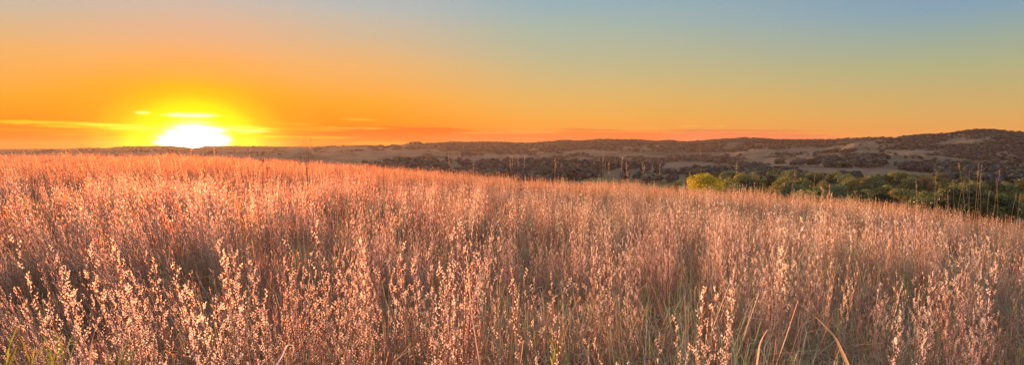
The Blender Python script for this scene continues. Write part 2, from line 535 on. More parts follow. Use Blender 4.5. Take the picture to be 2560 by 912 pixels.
def stem(g, gp, base, h, lean, lod, fluffy=1.0, tufts=None, green=.0):
    """a flowering bluestem culm: gp takes the plume geometry (may be g itself)"""
    n = 6 if lod == 0 else 4
    bend = hdir(random.uniform(0, 6.28)) * random.uniform(0, .05) * h
    pts = []
    for k in range(n + 1):
        t = k / n
        pts.append(base + Vector((lean.x * h * t + bend.x * t * t, lean.y * h * t + bend.y * t * t, h * t)))
    c0 = random.choice([C_TAN, C_RUST2, C_BROWN, C_OLIVE]) if random.random() > green else C_OLIVE
    c1 = random.choice([C_RUSSET, C_RUSSET, C_RUST2, C_STRAW])
    r0 = .0024 if lod == 0 else (.0034 if lod == 1 else .0055)
    if lod == 0:
        g.tube(pts, [r0 * (1 - .6 * k / n) for k in range(n + 1)], jit(c0), jit(c1), 3)
    else:
        s = hdir(random.uniform(0, 6.28))
        g.ribbon(pts, [2 * r0 * (1 - .6 * k / n) for k in range(n + 1)], s, jit(c0), jit(c1))

    def P(t):
        f = t * n; k = min(int(f), n - 1); f -= k
        return pts[k] * (1 - f) + pts[k + 1] * f
    # leaves on the culm
    nl = random.randint(2, 4) if lod == 0 else 2
    for _ in range(nl):
        t = random.uniform(.08, .6)
        p = P(t); a = random.uniform(0, 6.28); out = hdir(a)
        L = random.uniform(.10, .26); up = random.uniform(.6, 1.5)
        q = [p, p + out * L * .3 + Vector((0, 0, L * .55 * up)), p + out * L * .7 + Vector((0, 0, L * .75 * up)), p + out * L * 1.1 + Vector((0, 0, L * .55 * up))]
        w = .0035 if lod == 0 else .006
        cc = jit(random.choice([C_RUSSET, C_TAN, C_BROWN, C_RUST2, C_OLIVE]))
        g.ribbon(q, [w, w, w * .7, w * .15], Vector((-out.y, out.x, .3)).normalized(), cc)
    # racemes
    start = random.uniform(.46, .66)
    nodes = (random.randint(9, 14) if lod == 0 else random.randint(6, 8) if lod == 1 else 5)
    a = random.uniform(0, 6.28)
    fl = fluffy * random.uniform(.75, 1.15)
    if gp is g and random.random() < (.16 if lod == 0 else .32): return          # a culm that has shed its seed
    for k in range(nodes):
        t = start + (1 - start) * (k + random.uniform(-.2, .2)) / (nodes - 1)
        t = min(t, 1)
        p = P(t); a += 2.4 + random.uniform(-.6, .6)
        out = hdir(a)
        L = random.uniform(.018, .040) * (1.15 - .45 * t)
        col = C_FLUFF if random.random() < .6 else C_FLUFF2
        if lod == 2: col = C_FLUFF_FAR
        if lod == 0:
            q = [p, p + out * L * .30 + Vector((0, 0, L * .9)), p + out * L * .5 + Vector((0, 0, L * 1.7))]
            g.ribbon(q, [.0011, .0009, .0006], Vector((-out.y, out.x, 0)), C_RUSSET)
            nt = random.randint(4, 6)
            for j in range(nt):
                f = .35 + .65 * j / (nt - 1)
                pp = q[0].lerp(q[1], f * 2) if f < .5 else q[1].lerp(q[2], f * 2 - 1)
                sd = (out * (.85 if j % 2 else -.7) + Vector((0, 0, 1.1)))
                tuft(gp, pp, sd, .0090 * fl, .0008 * fl, col, 5)
        elif lod == 1:
            for j in range(2):
                pp = p + out * L * (.2 + .4 * j) + Vector((0, 0, L * (.4 + .6 * j)))
                tuft(gp, pp, out * .45 + Vector((0, 0, 1)), .021 * fl, .0018 * fl, col, 2)
        else:
            tuft(gp, p + out * L * .5 + Vector((0, 0, L * .5)), out * .35 + Vector((0, 0, 1)), .038 * fl, .0032 * fl, col, 2)


def basal(g, cx, cy, n, hmax, lod, cols, spread=.10, w=.003):
    for _ in range(n):
        a = random.uniform(0, 6.28); rr = abs(random.gauss(0, spread))
        b = Vector((cx + math.cos(a) * rr, cy + math.sin(a) * rr, -.03))
        out = hdir(a + random.uniform(-1, 1)); L = hmax * random.uniform(.5, 1.1)
        k = random.uniform(.15, .65)
        q = [b, b + out * L * .12 * k + Vector((0, 0, L * .45)), b + out * L * .45 * k + Vector((0, 0, L * .82)), b + out * L * .95 * k + Vector((0, 0, L * (1.0 - .45 * k)))]
        g.ribbon(q, [w, w * 1.1, w * .8, w * .15], Vector((-out.y, out.x, random.uniform(-.4, .4))).normalized(), jit(random.choice(cols), .25))


def clump(lod, nst, spread, hh=(.66, .98), fluffy=1.0):
    g = G()
    common = hdir(random.uniform(0, 6.28)) * random.uniform(0, .12)
    if fluffy < .2:
        for _ in range(nst):
            a = random.uniform(0, 6.28); b = hdir(a) * spread * random.random(); tp = b + hdir(a) * random.uniform(0, .12) + Vector((0, 0, random.uniform(.5, .85)))
            g.ribbon([b, b.lerp(tp, .5), tp], [.003 + .003 * lod, .003 + .002 * lod, .001], hdir(a + 1.5), jit(random.choice([C_STRAW, C_TAN, C_OLIVE, (.34, .34, .14, .6)]), .2))
        basal(g, 0, 0, 26, .6, lod, [C_OLIVE, C_GREY, C_TAN, (.30, .32, .14, .6)], spread * 1.2, .004 + .004 * lod)
        return g
    for _ in range(nst):
        a = random.uniform(0, 6.28); rr = spread * math.sqrt(random.random())
        b = Vector((math.cos(a) * rr, math.sin(a) * rr, -.03))
        ln = hdir(a) * (rr / spread) * random.uniform(0, .10) + common + rv(.025); ln.z = 0
        stem(g, g, b, random.uniform(*hh), ln, lod, fluffy)
    cols = [C_TAN, C_BROWN, C_RUST2, C_OLIVE, C_GREY, C_STRAW, C_RUSSET]
    basal(g, 0, 0, {0: 34, 1: 12, 2: 6}[lod], .52, lod, cols, spread * .9, {0: .0035, 1: .007, 2: .014}[lod])
    return g


def under(lod, rust=False):
    g = G()
    cols = [C_OLIVE, C_GREY, C_GREY, C_TAN, C_TAN, C_STRAW, C_BROWN, C_RUST2, (.26, .33, .12, .6), (.30, .36, .14, .6), (.42, .44, .28, .6)]
    if rust: cols = [C_RUSSET, C_RUSSET, C_RUST2, C_TAN, C_TAN, C_STRAW, C_BROWN, C_BROWN, C_OLIVE, (.56, .30, .15, .6)]
    basal(g, 0, 0, 95 if lod == 0 else 34, .58, lod, cols, .18, .0030 if lod == 0 else .008)
    return g


def source_collection(name, meshes):
    c = bpy.data.collections.new(name)
    for i, me in enumerate(meshes):
        o = bpy.data.objects.new('%s_%02d' % (name, i), me)
        c.objects.link(o)
    return c


def scatter(name, label, cat, pts, rots, scls, idx, coll):
    """one object: points carrying copies of a few plant meshes"""
    me = bpy.data.meshes.new(name)
    me.vertices.add(len(pts)); me.vertices.foreach_set('co', np.asarray(pts, np.float32).ravel())
    for nm, ty, arr in (('rot', 'FLOAT_VECTOR', rots), ('scl', 'FLOAT_VECTOR', scls)):
        a = me.attributes.new(nm, ty, 'POINT'); a.data.foreach_set('vector', np.asarray(arr, np.float32).ravel())
    a = me.attributes.new('idx', 'INT', 'POINT'); a.data.foreach_set('value', np.asarray(idx, np.int32))
    o = bpy.data.objects.new(name, me); COL.objects.link(o)
    ng = bpy.data.node_groups.new(name + '_scatter', 'GeometryNodeTree')
    ng.interface.new_socket('Geometry', in_out='INPUT', socket_type='NodeSocketGeometry')
    ng.interface.new_socket('Geometry', in_out='OUTPUT', socket_type='NodeSocketGeometry')
    n = ng.nodes; l = ng.links
    gi = n.new('NodeGroupInput'); go = n.new('NodeGroupOutput')
    ci = n.new('GeometryNodeCollectionInfo'); ci.inputs[0].default_value = coll
    ci.inputs['Separate Children'].default_value = True; ci.inputs['Reset Children'].default_value = True
    ip = n.new('GeometryNodeInstanceOnPoints'); ip.inputs['Pick Instance'].default_value = True

    def attr(nm, ty):
        a = n.new('GeometryNodeInputNamedAttribute'); a.data_type = ty; a.inputs[0].default_value = nm
        return [s for s in a.outputs if s.enabled and s.name == 'Attribute'][0]
    l.new(gi.outputs[0], ip.inputs['Points']); l.new(ci.outputs[0], ip.inputs['Instance'])
    l.new(attr('idx', 'INT'), ip.inputs['Instance Index'])
    l.new(attr('scl', 'FLOAT_VECTOR'), ip.inputs['Scale'])
    er = n.new('FunctionNodeEulerToRotation'); l.new(attr('rot', 'FLOAT_VECTOR'), er.inputs[0])
    l.new(er.outputs[0], ip.inputs['Rotation'])
    l.new(ip.outputs[0], go.inputs[0])
    md = o.modifiers.new('scatter', 'NODES'); md.node_group = ng
    o['kind'] = 'stuff'; o['label'] = label; o['category'] = cat
    return o


# ------------------------------------------------------------------ the prairie
def sample_field(dens_fn, r0, r1, seed):
    """random points in the fan in front of the camera, density in plants per square metre"""
    g = np.random.default_rng(seed)
    a0, a1 = R(-47), R(47)
    dmax = dens_fn(np.array([0.]), np.array([(r0 + r1) / 2]), True)
    n = int((a1 - a0) / 2 * (r1 ** 2 - r0 ** 2) * dmax)
    a = g.uniform(a0, a1, n); r = np.sqrt(g.uniform(r0 ** 2, r1 ** 2, n))
    x = r * np.sin(a); y = r * np.cos(a)
    keep = g.random(n) < dens_fn(x, y, False) / dmax
    rc = np.interp(a, RC_AZ, RC_R)
    keep &= r < rc * 1.25 + 6
    return x[keep], y[keep], g


KEEP_OUT = []   # spots kept free for individually built plants


def build_field():
    L0 = [clump(0, random.randint(8, 17), random.uniform(.03, .10), (.60, .98), 0 if k in (3, 9) else 1.0).mesh('clump', M_GRASS) for k in range(16)]
    L1 = [clump(1, random.randint(9, 16), random.uniform(.05, .13), (.60, .98), 0 if k == 5 else 1.0).mesh('clump', M_GRASS) for k in range(12)]
    L2 = [clump(2, 11, .22, (.60, .95)).mesh('clump', M_GRASS) for _ in range(10)]
    U0 = [under(0, k >= 4).mesh('under', M_GRASS) for k in range(8)]
    U1 = [under(1, k >= 3).mesh('under', M_GRASS) for k in range(6)]
    src = source_collection('bluestem_source', L0 + L1 + L2)
    usrc = source_collection('understory_source', U0 + U1)
    P = []; Ro = []; S = []; I = []

    def add(x, y, g, lo, hi, smin, smax, split=False):
        n = len(x); z = H(x, y)
        hn = fbm(x / 3.0 + 7, y / 3.0 + 3, 2)         # taller and shorter drifts
        s = g.uniform(smin, smax, n) * (.70 + .60 * hn)
        P.append(np.stack([x, y, z], -1))
        azd = np.degrees(np.arctan2(x, y))
        tilt = -.30 * sstep(-12, -33, azd) * (.5 + fbm(x / 2.2 + 70, y / 2.2, 2)) + .5 * (fbm(x / 4 + 30, y / 4 + 60, 2) - .5)
        tx = .4 * (fbm(x / 4 + 90, y / 4 + 10, 2) - .5)
        spin = g.uniform(0, 6.28, n)
        # small tilts combined with a free spin about the plant's own axis
        e = []
        for a, b_, c_ in zip(tx + g.normal(0, .04, n), tilt + g.normal(0, .05, n), spin):
            q = Quaternion((0, 1, 0), b_) @ Quaternion((1, 0, 0), a) @ Quaternion((0, 0, 1), c_)
            e.append(tuple(q.to_euler()))
        Ro.append(np.array(e))
        S.append(np.stack([s, s, s * g.uniform(.9, 1.1, n)], -1))
        if split:
            # russet litter dominates on the left, olive short grass on the right
            h = (hi - lo) // 2
            pr = .9 - .62 * sstep(-10, 14, azd) + .5 * (fbm(x / 1.5 + 11, y / 1.5 + 3, 2) - .5)
            I.append(np.where(g.random(n) < pr, g.integers(lo + h, hi, n), g.integers(lo, lo + h, n)))
        else:
            I.append(g.integers(lo, hi, n))

    def dn(mx, gap=.45):
        def f(x, y, top):
            if top: return mx
            k = sstep(.36, .60, fbm(x / 1.1, y / 1.1, 3))
            r = np.hypot(x, y); az = np.arctan2(x, y)
            # thinner patches low right in front of the camera
            thin = sstep(5.4, 2.6, r) * sstep(R(0), R(14), az) * .66
            return mx * (gap + (1 - gap) * k) * (1 - thin)
        return f
    x, y, g = sample_field(dn(18, .22), 2.0, 7, 1); add(x, y, g, 0, 16, .73, .98)
    x, y, g = sample_field(dn(13, .22), 7, 18, 2); add(x, y, g, 16, 28, .8, 1.05)
    x, y, g = sample_field(dn(9, .45), 18, 85, 3); add(x, y, g, 28, 38, .85, 1.05)
    scatter('bluestem_grass', 'dense field of russet prairie grass with pale fluffy seed heads', 'grass',
            np.vstack(P), np.vstack(Ro), np.vstack(S), np.concatenate(I), src)
    print('bluestem clumps', sum(len(p) for p in P))
    P.clear(); Ro.clear(); S.clear(); I.clear()
    x, y, g = sample_field(lambda x, y, t: 28 if t else 28 + 0 * x, 1.2, 8, 4); add(x, y, g, 0, 8, .65, 1.2, True)
    x, y, g = sample_field(lambda x, y, t: 7 if t else 7 + 0 * x, 8, 30, 5); add(x, y, g, 8, 14, .9, 1.3, True)
    scatter('undergrowth', 'grey green and brown short grass under the seed heads', 'grass',
            np.vstack(P), np.vstack(Ro), np.vstack(S), np.concatenate(I), usrc)


build_field()


# ------------------------------------------------------------------ things: helpers
def empty(name, loc, label, cat, group=None):
    o = bpy.data.objects.new(name, None); COL.objects.link(o)
    o.location = loc; o.empty_display_size = .2
    o['label'] = label; o['category'] = cat
    if group: o['group'] = group
    return o


def tag(o, label, cat, group=None):
    o['label'] = label; o['category'] = cat
    if group: o['group'] = group
    return o


ORD = ['first', 'second', 'third', 'fourth', 'fifth', 'sixth', 'seventh', 'eighth', 'ninth', 'tenth', 'eleventh', 'twelfth', 'thirteenth',
       'fourteenth', 'fifteenth', 'sixteenth', 'seventeenth', 'eighteenth', 'nineteenth', 'twentieth']


def nth(i):
    if i < 20: return ORD[i]
    tens = {2: 'twenty', 3: 'thirty', 4: 'forty', 5: 'fifty', 6: 'sixty'}[(i + 1) // 10]
    return tens + '-' + ORD[(i + 1) % 10 - 1] if (i + 1) % 10 else {3: 'thirtieth', 4: 'fortieth', 5: 'fiftieth', 6: 'sixtieth'}[(i + 1) // 10]


# ------------------------------------------------------------------ trees
def crown_mesh(h, wd, nl, leaf, base, cols, name='crown', lobes=9):
    """leaf-sized faces spread through several uneven lobes"""
    g = G()
    L = []
    for k in range(lobes):
        a = random.uniform(0, 6.28); rr = wd * .5 * math.sqrt(random.random()) * .62
        z = base + (h - base) * random.uniform(.22, .82)
        s = wd * random.uniform(.20, .34) * (1.15 - .5 * (z - base) / (h - base))
        L.append((Vector((math.cos(a) * rr, math.sin(a) * rr, z)), s, random.choice(cols)))
    L.append((Vector((0, 0, base + (h - base) * .5)), wd * .36, cols[0]))
    L.append((Vector((random.uniform(-1, 1) * wd * .08, 0, h - wd * .22)), wd * .22, cols[0]))
    for _ in range(nl):
        c, s, col = random.choice(L)
        d = ru()
        if d.z < -.35: d.z *= -.5
        rad = s * (random.uniform(.55, 1.0) ** .5) * (1 + random.uniform(-.12, .16))
        p = c + Vector((d.x * rad, d.y * rad, d.z * rad * .85))
        nrm = (d + rv(.45)).normalized()
        u = nrm.orthogonal().normalized(); w = nrm.cross(u)
        a = random.uniform(0, 6.28); u, w = u * math.cos(a) + w * math.sin(a), w * math.cos(a) - u * math.sin(a)
        l = leaf * random.uniform(.6, 1.4)
        g.quad(p - u * l * .5, p + w * l * .33, p + u * l * .6, p - w * l * .33, jit(col, .34))
    return g, L


def make_tree(h, wd, nl, leaf, cols):
    base = h * random.uniform(.10, .2)
    cg, L = crown_mesh(h, wd, nl, leaf, base, cols)
    tg = G()
    tg.tube([Vector((0, 0, -.8)), Vector((.1, 0, h * .2)), Vector((0, .1, h * .45)), Vector((.1, .1, h * .8))], [wd * .035, wd * .028, wd * .018, wd * .006], (.1, .1, .1, 0), n=7)
    for c, s, _ in L[:6]:
        b = Vector((0, 0, h * random.uniform(.15, .4)))
        tg.tube([b, b.lerp(c, .5) + Vector((0, 0, -.3)), c], [wd * .014, wd * .009, wd * .004], (.1, .1, .1, 0), n=5)
    return cg.mesh('crown', M_LEAF), tg.mesh('trunk', M_BARK)


def put_tree(name, kind, x, y, z, s, rz, label, group):
    t = empty(name, (x, y, z), label, 'tree', group)
    t.rotation_euler = (0, 0, rz); t.scale = s
    for nm, me in zip(('crown', 'trunk'), kind):
        o = bpy.data.objects.new(nm, me); COL.objects.link(o); o.parent = t
    return t


G_MID = [(0.156, 0.171, 0.044, 0.8), (0.191, 0.2, 0.048, 0.8), (0.119, 0.141, 0.039, 0.8)]
G_DARK = [(.045, .062, .02, .7), (.055, .07, .022, .7), (.10, .12, .025, .7)]
G_OLIVE = [(0.263, 0.236, 0.059, 0.8), (0.216, 0.2, 0.048, 0.8), (0.312, 0.26, 0.059, 0.8)]
G_GREY = [(0.144, 0.171, 0.064, 0.8), (0.168, 0.194, 0.069, 0.8), (0.119, 0.147, 0.059, 0.8)]
G_YEL = [(.68, .44, .012, .8), (.58, .39, .012, .8), (.32, .27, .02, .8)]
G_AUT = [(.20, .13, .045, .8), (.15, .11, .04, .8)]
KINDS = {
    'mid green': [make_tree(10, 10, 2600, .62, G_MID) for _ in range(4)],
    'dark green': [make_tree(10, 9, 4200, .46, G_DARK) for _ in range(3)],
    'olive yellow': [make_tree(10, 11, 2600, .60, G_OLIVE) for _ in range(3)],
    'grey green': [make_tree(10, 11, 2600, .60, G_GREY) for _ in range(3)],
    'rusty brown': [make_tree(10, 9, 2200, .58, G_AUT)],
}


def valley_trees():
    random.seed(21)
    # row: depth, first px, last px, spacing m, height range, kinds, name of the row
    rows = [
        (185, 2190, 2960, 6.5, (9.5, 12.5), ['dark green'], 'row nearest the grass crest'),
        (240, 2030, 2960, 9, (9, 12), ['dark green', 'dark green', 'mid green', 'grey green'], 'second row beyond the grass'),
        (300, 1850, 2960, 11, (10, 14), ['mid green', 'mid green', 'grey green', 'olive yellow'], 'third row beyond the grass'),
        (360, 1830, 2960, 12, (11, 16), ['mid green', 'grey green', 'olive yellow', 'dark green'], 'middle row of the valley wood'),
        (430, 1825, 2900, 13, (12, 17), ['grey green', 'mid green', 'olive yellow', 'rusty brown'], 'fifth row of the valley wood'),
        (500, 1830, 2300, 9, (12, 16), ['grey green', 'mid green', 'dark green'], 'sixth row of the valley wood'),
        (575, 1850, 2280, 9, (11, 14), ['grey green', 'mid green', 'dark green'], 'farthest row of the valley wood'),
    ]
    for D, p0, p1, sp, hr, kinds, rowname in rows:
        x0 = (p0 - 1280) / F * D; x1 = (p1 - 1280) / F * D
        n = int((x1 - x0) / sp) + 1
        items = []
        for i in range(n):
            x = x0 + sp * i + random.uniform(-.3, .3) * sp; y = D + random.uniform(-.07, .07) * D
            k = random.choice(kinds); h = random.uniform(*hr)
            items.append((x / y, x, y, k, h))
        items.sort()
        for i, (_, x, y, k, h) in enumerate(items):
            s = h / 10; w = s * random.uniform(.85, 1.25)
            put_tree('valley_tree', random.choice(KINDS[k]), x, y, Hs(x, y) - .2, (w, w, s), random.uniform(0, 6.28),
                     '%s round tree, %s from left in %s' % (k, nth(i), rowname), 'trees in the valley wood')
    # the bright yellow crown standing out at the left end of the wood
    y = 262; x = (1757 - 1280) / F * y
    kd = make_tree(11.2, 17, 6000, .50, G_YEL)
    z = EYE - (438 - HY) / F * y - 11.2
    put_tree('yellow_tree', kd, x, y, z, (1.0, 1.0, 1.0), .7, 'bright yellow green round tree at the left end of the valley wood', None)
    for (px, top, D, w, k, lab) in [(1812, 446, 275, .75, 'olive yellow', 'low olive tree touching the right side of the yellow tree'),
                                    (1690, 452, 420, .6, 'mid green', 'small green tree in the meadow just left of the yellow tree')]:
        x = (px - 1280) / F * D; zt = EYE - (top - HY) / F * D; z = Hs(x, D)
        s = max(.4, (zt - z) / 10)
        put_tree('valley_tree', random.choice(KINDS[k]), x, D, z - .2, (w * 1.1, w * 1.1, s), 1.2, lab, 'trees in the valley wood')


# ------------------------------------------------------------------ woodland on the hills (one mass) and single shrubs
def wood_variants(cols):
    out = []
    for _ in range(6):
        g = G()
        for k in range(5):
            c = Vector((random.uniform(-.28, .28), random.uniform(-.28, .28), random.uniform(.3, .62)))
            col = random.choice(cols)
            for _ in range(34):
                d = ru()
                if d.z < -.2: d.z *= -1
                p = c + d * random.uniform(.2, .34)
                u = d.orthogonal().normalized(); w = d.cross(u)
                l = random.uniform(.10, .20)
                g.quad(p - u * l, p + w * l, p + u * l, p - w * l, jit(col, .3))
        out.append(g.mesh('woods', M_WOODS))
    return out


def woods_density(x, y):
    """0..1 how wooded a spot is"""
    r = np.hypot(x, y); az = np.arctan2(x, y)
    px = np.tan(az) * F + 1280
    n = fbm(x / 90 + 5, y / 200 + 1, 4)
    gul = fbm(x / 30 + 9, y / 50 + 31, 3)
    warp = 60 * fbm(x / 500 + 3, y / 500 + 8, 2)
    tn = 1 - np.abs(2 * fbm((x + warp * 2) / 260 + 50, (y - warp) / 420 + 20, 3) - 1) * 2.2
    v = n * .42 + gul * .34 + (.5 + (.55 - tn) * .45) * .24
    d = np.zeros_like(x)
    B = lambda p0, p1, q=60: sstep(p0 - q, p0 + q, px) * sstep(p1 + q, p1 - q, px)
    Q = lambda a, b, q=.06: sstep(a * (1 - q), a * (1 + q), r) * sstep(b * (1 + q), b * (1 - q), r)
    d = np.maximum(d, B(1060, 2240) * Q(2600, 3700) * sstep(.40, .54, v))          # centre ridge
    d = np.maximum(d, B(1650, 2200) * Q(2300, 2900) * sstep(.44, .52, v))
    d = np.maximum(d, B(2210, 4000, 40) * Q(1760, 2300) * sstep(.42, .56, v))      # right hill, upper slope
    d = np.maximum(d, B(1900, 4000) * Q(930, 1800) * sstep(.51, .60, v) ** 1.5)           # patches on the spurs
    d = np.maximum(d, B(2330, 4000) * Q(760, 1180) * sstep(.44, .50, v))           # dark wood at the hill's foot
    d = np.maximum(d, B(1330, 2050) * Q(1050, 2000) * sstep(.53, .61, v) ** 1.5)
    d = np.maximum(d, B(960, 1640) * Q(900, 1230, .06) * sstep(.41, .56, v))       # creek line trees
    d = np.maximum(d, B(1300, 2250) * Q(680, 1000) * sstep(.47, .60, v) * .8)
    d = np.maximum(d, B(1960, 2210, 40) * Q(960, 1330) * sstep(.45, .57, v))
    d = np.maximum(d, B(2230, 4000, 40) * Q(880, 1450) * sstep(.47, .60, v))
    d = np.maximum(d, B(1000, 1500) * Q(1900, 2600) * sstep(.56, .60, v))
    d = np.maximum(d, B(800, 1080) * Q(2300, 3400) * sstep(.55, .59, v))
    d = np.maximum(d, B(-400, 1000) * Q(2500, 6000) * sstep(.60, .64, v) * .5)
    return d


def woodland():
    g = np.random.default_rng(5)
    P = []; S = []; Ro = []; I = []

    def band(a0, a1, r0, r1, n, smin, smax):
        a = g.uniform(R(a0), R(a1), n); r = np.sqrt(g.uniform(r0 ** 2, r1 ** 2, n))
        x = r * np.sin(a); y = r * np.cos(a)
        k = g.random(n) < woods_density(x, y)
        x, y = x[k], y[k]; m = len(x)
        P.append(np.stack([x, y, H(x, y) - .5], -1))
        s = g.uniform(smin, smax, m) ** 1
        S.append(np.stack([s * g.uniform(.9, 1.4, m), s * g.uniform(.9, 1.4, m), s], -1))
        Ro.append(np.stack([0 * x, 0 * x, g.uniform(0, 6.28, m)], -1)); I.append(g.integers(0, 6, m))
    band(-12, 44, 650, 1300, 11000, 6, 12)
    band(-8, 44, 1300, 2350, 42000, 4, 9)
    band(-40, 44, 2350, 3800, 60000, 8, 14)
    band(-40, 0, 3800, 6100, 8000, 9, 16)
    col = source_collection('woodland_source', wood_variants([(.080, .088, .098, .6), (.080, .100, .072, .6), (.098, .088, .105, .6), (.060, .078, .070, .6), (.12, .125, .075, .6)]))
    scatter('hillside_woodland', 'dark woods covering the far ridges and gullies', 'woodland', np.vstack(P), np.vstack(Ro), np.vstack(S), np.concatenate(I), col)
    print('woodland crowns', sum(len(p) for p in P))


def hill_shrubs():
    random.seed(4)
    vs = []
    for _ in range(4):
        g, _L = crown_mesh(1.0, 1.2, 380, .13, 0.0, G_DARK, lobes=4)
        vs.append(g.mesh('shrub', M_LEAF))
    spots = [(2150, 366), (2163, 372), (2168, 376), (2125, 390), (2190, 388), (2196, 393), (2218, 384), (2225, 385), (2215, 392), (2238, 391),
             (2320, 392), (2328, 392), (2345, 389), (2350, 390), (2250, 395), (2262, 396), (1842, 392), (1850, 391), (1930, 388), (1945, 396), (1955, 398), (1900, 402),
             (1800, 418), (1810, 430), (1795, 412), (2430, 396), (2465, 402), (2500, 398), (2395, 408), (2410, 416), (2530, 410), (2480, 388),
             (2040, 372), (2060, 366), (2090, 376), (2110, 362), (1985, 384), (2020, 390), (1760, 400), (1690, 404), (1570, 402), (1480, 398), (2070, 404), (2130, 408)]
    spots.sort()
    rr = np.geomspace(950, 2090, 200)
    made = []
    for px, yy in spots:
        a = math.atan((px - 1280) / F)
        X = rr * math.sin(a); Y = rr * math.cos(a)
        row = HY + (EYE - H(X, Y)) / Y * F
        k = int(np.argmin(np.abs(row - yy)))
        made.append((px, X[k], Y[k]))
    for i, (px, x, y) in enumerate(made):
        s = random.uniform(5, 9)
        o = bpy.data.objects.new('hillside_shrub', vs[i % 4]); COL.objects.link(o)
        o.location = (x, y, Hs(x, y) - .2); o.scale = (s * random.uniform(.9, 1.5), s, s * random.uniform(.7, 1.0)); o.rotation_euler = (0, 0, random.uniform(0, 6.28))
        tag(o, 'small dark lone shrub on the tan far slope, %s from the left' % nth(i), 'shrub', 'lone shrubs on the far slopes')


# ------------------------------------------------------------------ tall single stalks above the field
def tall_stalk(px, ytop, D, kind, i, label, lean=0.0, head=None):
    """kind: 'thin' bare stalk, 'plume' tan plumed head, 'weed' dark branched seed heads"""
    x = (px - lean * .5 - 1280) / F * D
    z0 = Hs(x, D) - .02
    top = at(px, ytop, D)
    base = Vector((x - lean / F * D, D, z0))
    o = empty('tall_grass_stalk' if kind != 'weed' else 'dried_weed', base, label, 'grass stalk' if kind != 'weed' else 'weed',
              'tall stalks rising above the seed heads' if kind != 'weed' else 'dark dried weeds above the field')
    T = top - base
    pts = []
    bend = Vector((random.uniform(-.07, .07), random.uniform(-.07, .07), 0))
    n = 8
    for k in range(n + 1):
        t = k / n
        pts.append(T * t + bend * math.sin(math.pi * t) + Vector((T.x * .0, 0, 0)))
    cs = random.choice([(.30, .18, .09, .3), (.36, .25, .13, .3), (.32, .14, .07, .3), (.28, .24, .11, .3)])
    if kind == 'weed': cs = (.16, .07, .035, .2)
    g = G(); g.tube(pts, [.0018 * (1 - .5 * k / n) for k in range(n + 1)], cs, n=4); g.obj('stem', M_GRASS, o)
    if kind != 'weed':
        for _ in range(random.randint(1, 3)):
            lf = G()
            t = random.uniform(.25, .65); p = T * t; out = hdir(random.uniform(0, 6.28)); L = random.uniform(.18, .34)
            q = [p, p + out * L * .25 + Vector((0, 0, L * .5)), p + out * L * .6 + Vector((0, 0, L * .62)), p + out * L + Vector((0, 0, L * .4))]
            lf.ribbon(q, [.004, .004, .003, .001], Vector((-out.y, out.x, 0)), jit(C_TAN))
            lf.obj('leaf', M_GRASS, o)
    hd = G()
    Lh = (head or {'thin': .09, 'plume': .19, 'weed': .2}[kind])
    tdir = T.normalized()
    if kind == 'weed':
        for _ in range(9):
            p = T - tdir * random.uniform(0, Lh * 1.6); d = (ru() + Vector((0, 0, .8))).normalized(); e = p + d * random.uniform(.03, .09)
            hd.tube([p, e], [.0015, .001], cs, n=3)
            for _ in range(10): tuft(hd, e + rv(.004), ru(), .012, .005, (.14, .06, .03, .2), 1)
    else:
        dens = 12 if kind == 'thin' else 26
        wd = .003 if kind == 'thin' else .007
        c = random.choice([(.50, .32, .18, .6), (.56, .38, .22, .6), (.50, .24, .13, .6), (.50, .38, .17, .6)])
        hd.tube([T - tdir * Lh * 1.05, T - tdir * Lh * .5, T + tdir * .01], [.0016, .0014, .0006], c, n=3)
        for _ in range(dens):
            t = random.random()
            p = T - tdir * Lh * t + Vector((random.gauss(0, wd), random.gauss(0, wd), 0)) * math.sin(math.pi * (.12 + .8 * t))
            tuft(hd, p, tdir * 1.2 + rv(.2), .024, .0018 if kind == 'thin' else .0028, c, 1)
    hd.obj('seed_head', M_GRASS, o)
    return o


